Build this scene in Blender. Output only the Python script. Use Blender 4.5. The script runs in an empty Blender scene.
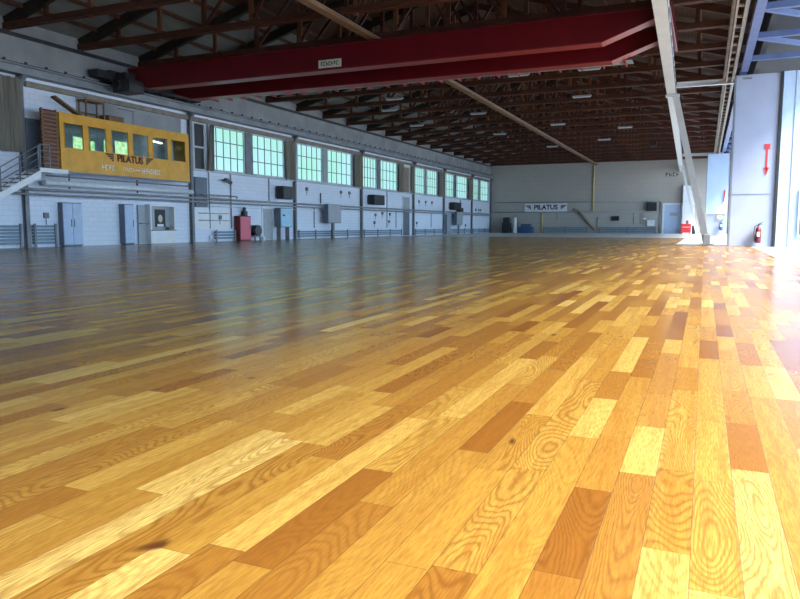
import bpy, bmesh, math, random
from mathutils import Vector, Matrix
random.seed(7)
S = bpy.context.scene
COL = S.collection
R = math.radians
ORG = {}

# ------------------------------------------------------------------ helpers
class MB:
    """collects shapes in world coordinates and links them as one mesh"""
    def __init__(s): s.v = []; s.f = []
    def box(s, x0, x1, y0, y1, z0, z1):
        b = len(s.v)
        s.v += [(x, y, z) for z in (z0, z1) for y in (y0, y1) for x in (x0, x1)]
        s.f += [[b+i for i in q] for q in ((0,2,3,1),(4,5,7,6),(0,1,5,4),(2,6,7,3),(0,4,6,2),(1,3,7,5))]
        return s
    def bar(s, p, q, w, h=None, up=(0,0,1)):
        h = h or w
        p = Vector(p); q = Vector(q); d = (q-p).normalized(); u = Vector(up)
        if abs(d.dot(u)) > .99: u = Vector((1,0,0))
        sd = d.cross(u).normalized(); u = sd.cross(d).normalized()
        b = len(s.v)
        for c in (p, q):
            for a, e in ((-1,-1),(1,-1),(1,1),(-1,1)):
                s.v.append(tuple(c + sd*a*w/2 + u*e*h/2))
        s.f += [[b+i for i in k] for k in ((0,3,2,1),(4,5,6,7),(0,1,5,4),(1,2,6,5),(2,3,7,6),(3,0,4,7))]
        return s
    def tube(s, p, q, r, n=10, r2=None):
        r2 = r if r2 is None else r2
        p = Vector(p); q = Vector(q); d = (q-p).normalized()
        u = Vector((0,0,1)) if abs(d.z) < .9 else Vector((1,0,0))
        a = d.cross(u).normalized(); c = a.cross(d)
        b = len(s.v)
        for o, rr in ((p, r), (q, r2)):
            for k in range(n):
                t = 2*math.pi*k/n
                s.v.append(tuple(o + a*math.cos(t)*rr + c*math.sin(t)*rr))
        for k in range(n):
            k2 = (k+1) % n
            s.f.append([b+k, b+k2, b+n+k2, b+n+k])
        s.f.append([b+n-1-k for k in range(n)]); s.f.append([b+n+k for k in range(n)])
        return s
    def lathe(s, cx, cy, prof, n=16):
        b = len(s.v); m = len(prof)
        for r, z in prof:
            for k in range(n):
                t = 2*math.pi*k/n
                s.v.append((cx+r*math.cos(t), cy+r*math.sin(t), z))
        for i in range(m-1):
            for k in range(n):
                k2 = (k+1) % n
                s.f.append([b+i*n+k, b+i*n+k2, b+(i+1)*n+k2, b+(i+1)*n+k])
        s.f.append([b+n-1-k for k in range(n)]); s.f.append([b+(m-1)*n+k for k in range(n)])
        return s
    def prism(s, pts, axis, a, b):
        """polygon pts extruded along axis from a to b; pts give the other two coordinates in xyz order"""
        k = len(s.v); n = len(pts)
        for t in (a, b):
            for p, q in pts:
                s.v.append((t,p,q) if axis == 0 else (p,t,q) if axis == 1 else (p,q,t))
        s.f.append([k+i for i in range(n)]); s.f.append([k+n+n-1-i for i in range(n)])
        for i in range(n):
            j = (i+1) % n
            s.f.append([k+i, k+n+i, k+n+j, k+j])
        return s
    def build(s, name, mat, parent=None, bevel=0, smooth=False):
        if parent is not None: o0 = ORG[parent]
        else:
            xs = [v[0] for v in s.v]; ys = [v[1] for v in s.v]; zs = [v[2] for v in s.v]
            o0 = Vector(((min(xs)+max(xs))/2, (min(ys)+max(ys))/2, min(zs)))
        me = bpy.data.meshes.new(name)
        me.from_pydata([tuple(Vector(v)-o0) for v in s.v], [], s.f)
        bm = bmesh.new(); bm.from_mesh(me); bmesh.ops.recalc_face_normals(bm, faces=bm.faces); bm.to_mesh(me); bm.free()
        me.materials.append(mat)
        if smooth:
            for p in me.polygons: p.use_smooth = len(p.vertices) == 4
        o = bpy.data.objects.new(name, me); COL.objects.link(o)
        if parent is not None: o.parent = parent
        else: o.location = o0
        ORG[o] = o0
        if bevel:
            m = o.modifiers.new('Bevel', 'BEVEL'); m.width = bevel; m.segments = 2; m.limit_method = 'ANGLE'
        return o

def tag(o, label=None, cat=None, group=None, kind=None):
    if label: o['label'] = label
    if cat: o['category'] = cat
    if group: o['group'] = group
    if kind: o['kind'] = kind
    return o
def thing(name, label, cat, loc, group=None):
    o = bpy.data.objects.new(name, None); COL.objects.link(o); o.location = loc; ORG[o] = Vector(loc)
    o.empty_display_size = .2
    return tag(o, label, cat, group)
def struct(name, mb, mat, parent=None, **k):
    o = mb.build(name, mat, parent, **k)
    if parent is None: o['kind'] = 'structure'
    return o
def B(*a): return MB().box(*a)
ORD = ['first','second','third','fourth','fifth','sixth','seventh','eighth','ninth','tenth','eleventh','twelfth','thirteenth',
 'fourteenth','fifteenth','sixteenth','seventeenth','eighteenth','nineteenth','twentieth','twenty-first','twenty-second','twenty-third','twenty-fourth','twenty-fifth']

# ------------------------------------------------------------------ materials
class NT:
    def __init__(s, mat): s.t = mat.node_tree; s.n = s.t.nodes; s.l = s.t.links
    def new(s, typ, **k):
        n = s.n.new(typ)
        for a, b in k.items(): setattr(n, a, b)
        return n
    def set(s, sock, v):
        if hasattr(v, 'links') or hasattr(v, 'is_linked'): s.l.new(v, sock)
        else: sock.default_value = v
    def m(s, op, a, b=None, c=None, clamp=False):
        n = s.new('ShaderNodeMath', operation=op, use_clamp=clamp)
        for i, v in enumerate((a, b, c)):
            if v is not None: s.set(n.inputs[i], v)
        return n.outputs[0]
    def xyz(s, x, y, z):
        n = s.new('ShaderNodeCombineXYZ')
        for i, v in enumerate((x, y, z)): s.set(n.inputs[i], v)
        return n.outputs[0]
    def sep(s, v):
        n = s.new('ShaderNodeSeparateXYZ'); s.l.new(v, n.inputs[0]); return n.outputs
    def noise(s, v, scale, detail=2, rough=.5, dist=0):
        n = s.new('ShaderNodeTexNoise'); s.l.new(v, n.inputs['Vector'])
        n.inputs['Scale'].default_value = scale; n.inputs['Detail'].default_value = detail
        n.inputs['Roughness'].default_value = rough; n.inputs['Distortion'].default_value = dist
        return n.outputs[0]
    def white(s, v, dim='3D'):
        n = s.new('ShaderNodeTexWhiteNoise', noise_dimensions=dim)
        s.l.new(v, n.inputs['W' if dim == '1D' else 'Vector']); return n.outputs
    def ramp(s, f, stops, mode='LINEAR'):
        n = s.new('ShaderNodeValToRGB'); s.set(n.inputs[0], f); r = n.color_ramp; r.interpolation = mode
        while len(r.elements) < len(stops): r.elements.new(.5)
        for e, (p, c) in zip(r.elements, stops): e.position = p; e.color = (*c, 1)
        return n.outputs[0]
    def mix(s, f, a, b, mode='MIX'):
        n = s.new('ShaderNodeMix', data_type='RGBA', blend_type=mode)
        s.set(n.inputs['Factor'], f)
        for k, v in ((6, a), (7, b)):
            if isinstance(v, tuple): v = (*v, 1)
            s.set(n.inputs[k], v)
        return n.outputs[2]
    def bump(s, h, strength, dist=.01):
        n = s.new('ShaderNodeBump'); s.l.new(h, n.inputs['Height']); n.inputs['Strength'].default_value = strength
        n.inputs['Distance'].default_value = dist; return n.outputs[0]
    def pos(s): return s.new('ShaderNodeNewGeometry').outputs['Position']

def base(name):
    m = bpy.data.materials.new(name); m.use_nodes = True
    t = NT(m); return m, t, t.n['Principled BSDF']
def paint(name, col, rough=.5, var=.12, metal=0, scale=3, bump=0, spec=.5, stretch=(1,1,1)):
    m, t, p = base(name)
    v = t.new('ShaderNodeMapping'); t.l.new(t.pos(), v.inputs[0]); v.inputs['Scale'].default_value = stretch
    n = t.noise(v.outputs[0], scale, 5, .6)
    c0 = tuple(max(0, x*(1-var*1.6)) for x in col); c1 = tuple(min(1, x*(1+var)) for x in col)
    t.l.new(t.ramp(n, [(.3, c0), (.7, c1)]), p.inputs['Base Color'])
    p.inputs['Roughness'].default_value = rough; p.inputs['Metallic'].default_value = metal
    p.inputs['Specular IOR Level'].default_value = spec
    if bump:
        t.l.new(t.bump(t.noise(t.pos(), scale*8, 3), bump), p.inputs['Normal'])
    return m

# oak strip floor
def oak():
    m, t, p = base('oak_boards')
    x, y, z = t.sep(t.pos())
    W = .126
    u = t.m('DIVIDE', x, W); col = t.m('FLOOR', u); fx = t.m('FRACT', u)
    r1 = t.white(col, '1D')[0]
    r2 = t.white(t.m('ADD', col, 57.31), '1D')[0]
    L = t.m('MULTIPLY_ADD', r1, .45, .85)
    v = t.m('MULTIPLY_ADD', r2, 9.0, t.m('DIVIDE', y, L))
    # uneven lengths inside a column
    v = t.m('MULTIPLY_ADD', t.m('SINE', t.m('MULTIPLY', v, 2.1)), .25, v)
    row = t.m('FLOOR', v); fy = t.m('FRACT', v)
    wn = t.white(t.xyz(col, row, 0.0), '3D'); rid = wn[0]
    rc = t.sep(wn[1])
    basec = t.ramp(rid, [(0, (.24,.08,.013)), (.08, (.35,.14,.021)), (.30, (.43,.20,.032)), (.60, (.51,.265,.042)), (.86, (.63,.37,.072)), (1, (.80,.54,.15))])
    # contour lines of a stretched noise: cathedral figure
    sx = t.m('MULTIPLY_ADD', x, 4.4, t.m('MULTIPLY', rc[0], 70.0)); sy = t.m('MULTIPLY_ADD', y, .9, t.m('MULTIPLY', rc[1], 70.0))
    n = t.noise(t.xyz(sx, sy, 0.0), 1.0, 1.3, .35, .2)
    n = t.m('MULTIPLY_ADD', t.noise(t.xyz(t.m('MULTIPLY', x, 60.0), t.m('MULTIPLY', y, 16.0), rid), 1.0, 2), .012, n)
    g = t.m('SINE', t.m('MULTIPLY', n, t.m('MULTIPLY_ADD', rc[2], 160.0, 190.0)))
    g = t.m('MULTIPLY_ADD', g, .5, .5)
    g = t.m('POWER', g, 2.4)
    fib = t.noise(t.xyz(t.m('MULTIPLY', x, 190.0), t.m('MULTIPLY', y, 14.0), rid), 1.0, 3, .6)
    fib2 = t.noise(t.xyz(t.m('MULTIPLY_ADD', rc[0], 30.0, t.m('MULTIPLY', x, 26.0)), t.m('MULTIPLY', y, 1.6), 0.0), 1.0, 3, .55, .6)
    amt = t.m('MULTIPLY', g, t.m('MULTIPLY_ADD', t.m('POWER', rc[1], 1.5), .66, .10))
    c = t.mix(amt, basec, t.mix(.75, basec, (.17,.055,.008)))
    c = t.mix(t.m('MULTIPLY', t.ramp(fib, [(.42,(0,0,0)),(.62,(1,1,1))]), .42), c, (.20,.07,.015))
    c = t.mix(t.m('MULTIPLY', t.ramp(fib2, [(.45,(0,0,0)),(.66,(1,1,1))]), .42), c, (.34,.13,.018))
    # knots
    kn = t.noise(t.xyz(t.m('MULTIPLY', x, 6.0), t.m('MULTIPLY', y, 3.0), 0.0), 1.0, 1)
    c = t.mix(t.ramp(kn, [(.76,(0,0,0)),(.80,(1,1,1))]), c, (.12,.04,.012))
    # joints
    ex = t.m('MINIMUM', fx, t.m('SUBTRACT', 1.0, fx)); ey = t.m('MULTIPLY', t.m('MINIMUM', fy, t.m('SUBTRACT', 1.0, fy)), t.m('DIVIDE', L, W))
    e = t.m('MINIMUM', ex, ey)
    joint = t.m('LESS_THAN', e, .011)
    c = t.mix(t.m('MULTIPLY', joint, .55), c, (.10,.04,.012))
    t.l.new(c, p.inputs['Base Color'])
    rr = t.m('MULTIPLY_ADD', t.noise(t.pos(), 1.3, 4), .08, .16)
    t.l.new(t.m('ADD', rr, t.m('MULTIPLY', rid, .05)), p.inputs['Roughness'])
    # every board lies a hair off level
    h = t.m('MULTIPLY_ADD', t.m('MULTIPLY', fx, t.m('SUBTRACT', rc[0], .5)), .0005, t.m('MULTIPLY', joint, -.0002))
    h = t.m('MULTIPLY_ADD', t.noise(t.pos(), 5.0, 2), .0005, h)
    h = t.m('MULTIPLY_ADD', g, -.00006, h)
    b = t.new('ShaderNodeBump'); t.l.new(h, b.inputs['Height']); b.inputs['Strength'].default_value = .7; b.inputs['Distance'].default_value = 1
    t.l.new(b.outputs[0], p.inputs['Normal'])
    p.inputs['Specular IOR Level'].default_value = .5
    return m
M = {}
M['oak'] = oak()

def masonry(name, c0, c1, joint, bw=.5, bh=.22, jamt=.35, axis='y'):
    m, t, p = base(name)
    x, y, z = t.sep(t.pos())
    br = t.new('ShaderNodeTexBrick'); t.l.new(t.xyz(y if axis == 'y' else x, z, 0.0), br.inputs['Vector'])
    br.inputs['Scale'].default_value = 1; br.inputs['Brick Width'].default_value = bw; br.inputs['Row Height'].default_value = bh
    br.inputs['Mortar Size'].default_value = .012; br.inputs['Color1'].default_value = (*c0, 1); br.inputs['Color2'].default_value = (*c1, 1)
    br.inputs['Mortar'].default_value = (*joint, 1)
    n = t.noise(t.pos(), 1.1, 6, .65)
    c = t.mix(t.m('MULTIPLY', t.ramp(n, [(.45,(0,0,0)),(.75,(1,1,1))]), jamt), br.outputs[0], joint)
    t.l.new(c, p.inputs['Base Color']); p.inputs['Roughness'].default_value = .7
    return m
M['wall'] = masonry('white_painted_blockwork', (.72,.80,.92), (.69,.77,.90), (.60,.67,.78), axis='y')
M['wallfar'] = masonry('pale_far_blockwork', (.42,.40,.365), (.405,.385,.35), (.34,.325,.30), bw=1.2, bh=.6, jamt=.25, axis='x')
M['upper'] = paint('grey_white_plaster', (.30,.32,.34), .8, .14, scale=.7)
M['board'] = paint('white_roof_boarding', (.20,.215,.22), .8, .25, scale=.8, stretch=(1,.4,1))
def planks(name, c0, c1, dark):
    m, t, p = base(name)
    x, y, z = t.sep(t.pos())
    u = t.m('DIVIDE', x, .16); w = t.white(t.m('FLOOR', u), '1D')[0]; f = t.m('FRACT', u)
    c = t.mix(w, c0, c1)
    c = t.mix(t.m('MULTIPLY', t.noise(t.xyz(t.m('MULTIPLY', x, 14.0), y, z), 1.0, 4), .6), c, dark)
    c = t.mix(t.m('LESS_THAN', f, .1), c, dark)
    t.l.new(c, p.inputs['Base Color']); p.inputs['Roughness'].default_value = .75
    return m
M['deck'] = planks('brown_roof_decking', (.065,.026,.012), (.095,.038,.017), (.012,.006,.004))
M['timber'] = paint('brown_truss_timber', (.080,.022,.008), .6, .35, scale=2, stretch=(.6,3,3))
M['timber2'] = paint('lighter_truss_timber', (.16,.058,.022), .6, .3, scale=2, stretch=(3,3,1))
M['beamwood'] = paint('pale_runner_timber', (.22,.12,.06), .6, .25, scale=2, stretch=(4,.5,4))
M['red'] = paint('crane_red_paint', (.115,.0025,.006), .33, .15, scale=1.5)
M['flange'] = paint('flange_red_paint', (.26,.02,.02), .4, .1)
M['rafterwood'] = paint('dark_stained_rafter', (.022,.014,.010), .7, .3)
M['redl'] = paint('bright_red_paint', (.62,.03,.03), .4, .1, scale=4)
M['pink'] = paint('faded_red_door_paint', (.68,.10,.16), .4, .08, scale=4)
M['dkred'] = paint('dark_red_paint', (.16,.015,.02), .5, .15)
M['blacksteel'] = paint('greasy_black_steel', (.03,.03,.035), .5, .3)
M['steel'] = paint('grey_column_paint', (.18,.20,.23), .5, .15, scale=2)
M['railgrey'] = paint('crane_rail_grey_paint', (.26,.29,.32), .5, .18, scale=1.2)
M['white_steel'] = paint('cream_white_steel_paint', (.58,.60,.60), .35, .06, scale=1.5)
M['bluesteel'] = paint('blue_grey_steel_paint', (.09,.13,.28), .45, .12, scale=2)
M['pipe'] = paint('galvanised_pipe', (.30,.32,.35), .45, .15, metal=.2)
M['pipew'] = paint('white_pipe_lagging', (.72,.76,.82), .5, .08)
M['pipebrown'] = paint('brown_grey_duct', (.25,.21,.17), .6, .2)
M['rad'] = paint('blue_grey_radiator_enamel', (.19,.26,.34), .5, .12)
M['locker'] = paint('pale_blue_locker_enamel', (.42,.55,.76), .4, .06)
M['lockerside'] = paint('slate_locker_side', (.13,.16,.22), .5, .08)
M['greycab'] = paint('grey_cabinet_enamel', (.34,.38,.42), .45, .07)
M['cyan'] = paint('pale_cyan_board', (.38,.66,.84), .5, .06)
M['yellow'] = paint('cabin_yellow_paint', (.74,.36,.012), .45, .1, scale=2)
M['slat'] = paint('brown_slat_wood', (.20,.11,.05), .6, .3, scale=3, stretch=(2,1,6))
M['dark'] = paint('near_black_plastic', (.015,.015,.018), .45, .2)
M['interior'] = paint('cabin_grey_interior', (.42,.46,.55), .7, .15)
M['curtain'] = paint('brown_grey_curtain', (.20,.18,.15), .9, .25, scale=2, stretch=(1,6,.3))
M['frame'] = paint('white_window_frame', (.48,.52,.58), .5, .1)
M['muntin'] = paint('dark_glazing_bar', (.13,.19,.22), .5, .1)
M['concrete_and_glare'] = paint('pale_concrete_and_glare', (.66,.66,.66), .35, .06, scale=.8)
M['apron'] = paint('pale_apron_concrete', (.45,.45,.45), .8, .08, scale=.3)
M['pier'] = paint('pier_white_blue_paint', (.33,.37,.50), .5, .05, scale=1)
M['leaf'] = paint('door_leaf_pale_blue_paint', (.44,.56,.76), .45, .04, scale=1)
M['brass'] = paint('yellow_plate', (.70,.55,.20), .5, .1)
M['cream'] = paint('cream_plate', (.62,.60,.48), .5, .1)
M['letter'] = paint('dark_lettering', (.10,.018,.01), .6, .1)
M['letterw'] = paint('white_lettering', (.78,.76,.66), .6, .05)
M['ink'] = paint('black_ink', (.03,.03,.035), .6, .1)
M['cyl'] = paint('white_enamel', (.75,.78,.82), .4, .05)
M['fascia'] = paint('dark_green_grey_fascia', (.022,.024,.028), .7, .15)
M['bluedoor'] = paint('deep_blue_enamel', (.04,.09,.22), .4, .1)
def lit(name, c, strength, c2=None, scale=1.2):
    m, t, p = base(name)
    p.inputs['Base Color'].default_value = (.1,.12,.12,1); p.inputs['Roughness'].default_value = .3
    n = t.noise(t.pos(), scale, 2)
    t.l.new(t.ramp(n, [(.35, c), (.65, c2 or c)]), p.inputs['Emission Color'])
    p.inputs['Emission Strength'].default_value = strength
    return m
M['glow'] = lit('daylit_frosted_glass', (.34,.74,.62), .76, (.40,.74,.80), .35)
M['glowgreen'] = lit('daylit_glass_green_trees', (.20,.62,.22), 1.0, (.80,1.0,.62), 5)
M['lamp'] = lit('lamp_tube', (1,1,.95), 4)
def glass(name, tint, alpha):
    m, t, p = base(name)
    t.n.remove(p)
    out = [n for n in t.n if n.type == 'OUTPUT_MATERIAL'][0]
    tr = t.new('ShaderNodeBsdfTransparent'); tr.inputs[0].default_value = (*tint, 1)
    gl = t.new('ShaderNodeBsdfGlossy'); gl.inputs['Roughness'].default_value = .05; gl.inputs[0].default_value = (.8,.85,.9,1)
    lw = t.new('ShaderNodeLayerWeight'); lw.inputs[0].default_value = .3
    mx = t.new('ShaderNodeMixShader'); t.l.new(t.m('MULTIPLY_ADD', lw.outputs[1], .18, .03), mx.inputs[0]); t.l.new(tr.outputs[0], mx.inputs[1]); t.l.new(gl.outputs[0], mx.inputs[2])
    t.l.new(mx.outputs[0], out.inputs[0])
    return m
M['glass'] = glass('cabin_window_glass', (.80,.88,.86), 1)

# ------------------------------------------------------------------ measures
XL, YF, YB, XR = -26.0, 90.0, -16.0, 1.9
ZH, ZRIDGE, XRIDGE = 8.7, 13.3, -12.0
POSTS = [20.7, 31.0, 41.6, 51.8, 63.0, 71.6, 81.5, 89.6]
WIN = [(32.8,36.1,36.85,40.5), (42.1,45.6,46.3,50.3), (52.2,54.9,55.6,59.3), (63.5,66.1,66.65,69.7), (72.3,75.0,75.85,79.8), (82.1,84.3,85.05,88.6)]
Z0, Z1 = 4.06, 6.60

# ------------------------------------------------------------------ shell
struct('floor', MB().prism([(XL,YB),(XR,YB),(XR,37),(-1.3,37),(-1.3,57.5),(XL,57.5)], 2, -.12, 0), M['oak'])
struct('floor', B(-1.3, XR, 37, 57.5, -.12, 0), M['concrete_and_glare'])  # sun glare on the boards, put in as a pale floor patch
struct('floor', B(XL, XR, 57.5, YF, -.12, 0), M['concrete_and_glare'])
struct('trim_floor_edge', B(XR, XR+.06, YB, 57.5, -.12, .004), M['white_steel'])
struct('floor', B(XR+.06, 7, YB, YF, -.12, -.002), M['apron'])
struct('ground', B(7, 160, -110, 200, -.14, -.01), M['apron'])
w = MB()
w.box(XL-.3, XL, YB, YF, 0, Z0)
w.box(XL-.3, XL, YB, YF, Z1, 7.35)
prev = YB
for a, b, c, d in WIN:
    w.box(XL-.3, XL, prev, a, Z0, Z1); w.box(XL-.3, XL, b, c, Z0, Z1); prev = d
w.box(XL-.3, XL, prev, YF, Z0, Z1)
struct('wall_left', w, M['wall'])
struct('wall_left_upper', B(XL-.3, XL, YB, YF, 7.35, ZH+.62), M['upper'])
struct('wall_far', B(XL-.3, 3.2, YF, YF+.3, 0, ZH), M['wallfar'])
struct('wall_far_gable', MB().prism([(XL-.3,ZH),(3.2,ZH),(XRIDGE,ZRIDGE+.6)], 1, YF, YF+.3), M['deck'])
struct('wall_back', B(XL-.3, 7, YB-.3, YB, 0, ZRIDGE+.6), M['wall'])
struct('wall_right_rear', B(2.9, 3.2, 88.5, YF, 0, ZH), M['pier'])
struct('wall_right_header', B(1.75, 1.95, YB, YF, 7.85, 9.1), M['fascia'])
# roof
sl = (ZRIDGE-ZH-.5)/(XRIDGE-XL)
def roofz(x): return ZH+.5+sl*(x-XL) if x < XRIDGE else ZH+.5+sl*(XRIDGE-XL) - sl*(x-XRIDGE)
def slab(x0, x1): return MB().prism([(x0, roofz(x0)), (x1, roofz(x1)), (x1, roofz(x1)+.2), (x0, roofz(x0)+.2)], 1, YB, YF)
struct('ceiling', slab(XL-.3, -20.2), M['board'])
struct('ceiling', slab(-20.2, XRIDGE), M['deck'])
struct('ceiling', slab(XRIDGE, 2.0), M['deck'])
struct('ceiling', B(1.95, 5.3, YB, YF, 8.35, 8.55), M['fascia'])
struct('trim_eaves', B(XL, XL+.12, YB, YF, ZH-.16, ZH-.02), M['blacksteel'])

# ------------------------------------------------------------------ windows of the left wall
wn = 0
for a, b, c, d in WIN:
    for (p, q, cols) in ((a, b, 5), (c, d, 5)):
        wn += 1
        f = MB()
        f.box(XL-.12, XL+.04, p, q, Z0, Z0+.08); f.box(XL-.12, XL+.04, p, q, Z1-.08, Z1)
        f.box(XL-.12, XL+.04, p, p+.07, Z0+.08, Z1-.08); f.box(XL-.12, XL+.04, q-.07, q, Z0+.08, Z1-.08)
        fr = struct('window_%d' % wn, f, M['frame'])
        g = MB().box(XL-.09, XL-.07, p+.07, q-.07, Z0+.08, Z1-.08)
        g.build('window_pane', M['glow'], fr)
        m = MB()
        for k in range(1, cols):
            y = p + (q-p)*k/cols; m.box(XL-.069, XL-.03, y-.022, y+.022, Z0+.08, Z1-.08)
        for k in (1, 2):
            z = Z0+(Z1-Z0)*k/3; m.box(XL-.069, XL-.025, p+.07, q-.07, z-.025, z+.025)
        m.build('glazing_bars', M['muntin'], fr)
for k_, (a, b, c, d) in enumerate(WIN):
    struct('trim_mullion', B(XL+.002, XL+.10, b+.01, c-.01, Z0+.02, Z1-.02), M['steel' if k_ % 2 == 0 else 'greycab'])
# sill band and head band
struct('trim_sill', B(XL, XL+.14, 31.2, 89.4, Z0-.12, Z0-.005), M['frame'])
struct('trim_window_head', B(XL, XL+.16, 21, 89.4, Z1+.02, Z1+.24), M['pipebrown'])
# blind white boards over the bay behind the cabin
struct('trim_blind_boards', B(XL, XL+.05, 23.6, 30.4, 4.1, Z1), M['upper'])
# ventilation window beside the cabin
f = MB(); f.box(XL, XL+.1, 31.25, 32.35, 3.95, 4.05); f.box(XL, XL+.1, 31.25, 32.35, 6.5, 6.6); f.box(XL, XL+.1, 31.25, 31.4, 4.05, 6.5); f.box(XL, XL+.1, 32.2, 32.35, 4.05, 6.5); f.box(XL, XL+.1, 31.4, 32.2, 5.2, 5.3)
fr = struct('window_13', f, M['frame']); B(XL+.01, XL+.03, 31.4, 32.2, 4.05, 5.2).box(XL+.01, XL+.03, 31.4, 32.2, 5.3, 6.5).build('window_pane', M['dark'], fr)

# ------------------------------------------------------------------ curtains between the windows
def curtain(y0, y1, z0, z1, label, taper=0):
    mb = MB(); n = max(10, int((y1-y0)/.05)); v0 = []
    for i in range(n+1):
        t = i/n; x = XL+.26+.06*math.sin(t*(y1-y0)*16)
        yb = y0+(y1-y0)*t
        yt = yb - taper*(1-t)
        v0.append((x, yb, yt))
    k = len(mb.v)
    for x, yb, yt in v0:
        mb.v += [(x, yb, z0), (x, yt, z1), (x+.02, yb, z0), (x+.02, yt, z1)]
    for i in range(n):
        a = k+i*4; b = a+4
        mb.f += [[a, b, b+1, a+1], [a+2, a+3, b+3, b+2], [a, a+2, b+2, b], [a+1, b+1, b+3, a+3]]
    mb.f += [[k, k+1, k+3, k+2], [k+n*4, k+n*4+2, k+n*4+3, k+n*4+1]]
    o = mb.build('curtain', M['curtain']); tag(o, label, 'curtain', 'curtains between the high windows')
curtain(16.5, 20.6, 3.9, 6.85, 'wide brown-grey curtain above the stairs at the left edge')
curtain(32.25, 32.9, 4.0, 6.55, 'gathered grey curtain just right of the yellow cabin', -.35)
curtain(40.45, 41.45, 4.0, 6.55, 'dark curtain beside the first large window pair, on its right', .2)
curtain(50.35, 51.65, 4.0, 6.55, 'dark curtain to the right of the second window pair')
curtain(59.2, 60.3, 4.0, 6.55, 'dark curtain between the third window pair and the tall shutter')
curtain(62.3, 62.85, 4.0, 6.55, 'narrow curtain just beyond the tall brown shutter')
curtain(69.8, 71.4, 4.0, 6.55, 'grey-green curtain beyond the fourth window pair')
curtain(79.9, 81.3, 4.0, 6.55, 'curtain between the last two window pairs')

# ------------------------------------------------------------------ wall columns, crane rail
for i, y in enumerate(POSTS):
    t = thing('steel_column', 'grey steel wall column, %s from the left along the window wall' % ORD[i], 'column', (XL+.15, y, 0), 'wall columns')
    c = MB(); c.box(XL+.01, XL+.03, y-.09, y+.09, 0.02, 7.0); c.box(XL+.20, XL+.22, y-.09, y+.09, 0.02, 7.0); c.box(XL+.03, XL+.20, y-.012, y+.012, 0.02, 7.0)
    c.build('column_shaft', M['steel'], t)
    B(XL+.002, XL+.36, y-.2, y+.2, 0.001, .02).build('base_plate', M['steel'], t)
    MB().prism([(XL+.22, 6.99), (XL+.22, 6.6), (XL+.5, 6.99)], 1, y-.1, y+.1).build('bracket', M['steel'], t)
t = thing('crane_runway', 'long grey crane runway girder along the window wall above the windows', 'crane rail', (XL+.3, 37, 7.0))
c = MB(); c.box(XL+.02, XL+.5, YB+.5, 89.8, 7.0, 7.05); c.box(XL+.24, XL+.28, YB+.5, 89.8, 7.05, 7.34); c.box(XL+.05, XL+.46, YB+.5, 89.8, 7.34, 7.4)
c.build('runway_beam', M['railgrey'], t)
B(XL+.22, XL+.3, YB+.5, 89.8, 7.4, 7.47).build('rail', M['blacksteel'], t)
for k in range(80):
    y = 12 + k*.97
    B(XL+.44, XL+.5, y, y+.10, 7.402, 7.5).build('rail_clip', M['blacksteel'], t)

def rx(y): return -1.40 - (y-22)*.020           # right-hand runway
t = thing('crane_runway', 'cream white steel crane runway girder above the inclined legs on the door side', 'crane rail', (rx(37), 37, 7.2))
def skewbox(x0, x1, y0, y1, z0, z1):
    m = MB(); a = rx(y0); b = rx(y1)
    m.v = [(a+x0,y0,z0),(a+x1,y0,z0),(b+x0,y1,z0),(b+x1,y1,z0),(a+x0,y0,z1),(a+x1,y0,z1),(b+x0,y1,z1),(b+x1,y1,z1)]
    m.f = [[0,2,3,1],[4,5,7,6],[0,1,5,4],[2,6,7,3],[0,4,6,2],[1,3,7,5]]
    return m
skewbox(-.25, .14, YB+.5, 89.8, 7.2, 7.26).build('bottom_flange', M['white_steel'], t)
skewbox(.04, .10, YB+.5, 89.8, 7.261, 7.72).build('web', M['greycab'], t)  # bluish grey puts the blue daylight on this side into the colour
skewbox(-.21, -.15, YB+.5, 89.8, 7.261, 7.72).build('web', M['white_steel'], t)
skewbox(-.25, .14, YB+.5, 89.8, 7.721, 7.78).build('top_flange', M['white_steel'], t)
skewbox(-.06, .03, YB+.5, 89.8, 7.781, 7.86).build('rail', M['blacksteel'], t)
for k in range(44):
    y = 12+k*1.75; a = rx(y)
    B(a+.101, a+.15, y, y+.12, 7.262, 7.718).build('stiffener', M['railgrey'], t)

def leg(y, label, ww):
    xt = rx(y)+.12; xb = xt+1.68
    t = thing('inclined_leg', label, 'leg', (xb, y, 0), 'inclined legs of the runway')
    m = MB(); m.bar((xt+.03, y, 7.09), (xb, y, .06), ww, ww*.9, up=(0,1,0)); m.build('shaft', M['white_steel'], t)
    B(xb-.32, xb+.32, y-.3, y+.3, .001, .06).build('foot_plate', M['white_steel'], t)
    B(xb-.16, xb+.16, y-.22, y+.22, .061, .5).build('foot_block', M['white_steel'], t, bevel=.02)
    B(xt-.42, xt+.2, y-.2, y+.2, 7.1, 7.195).build('head_plate', M['white_steel'], t)
leg(37.0, 'big white inclined steel leg standing nearest, left of the near pier', .30)
leg(80.0, 'slim white inclined steel leg far back beside the red box', .24)
for y, lab in ((36.2, 'pale steel tie beam from runway girder to near pier'), (71.5, 'pale steel tie beam near the far pier')):
    m = MB(); m.box(rx(y)+.0, .92, y-.1, y+.1, 7.25+.62, 7.25+.66); m.box(rx(y)+.0, .92, y-.1, y+.1, 7.45+.62, 7.49+.62); m.box(rx(y)+.0, .92, y-.015, y+.015, 7.29+.62, 7.45+.62)
    for i in range(len(m.v)): m.v[i] = (m.v[i][0]+.2, m.v[i][1], m.v[i][2]-.5)
    tag(m.build('tie_beam', M['white_steel']), lab, 'beam')

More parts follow.
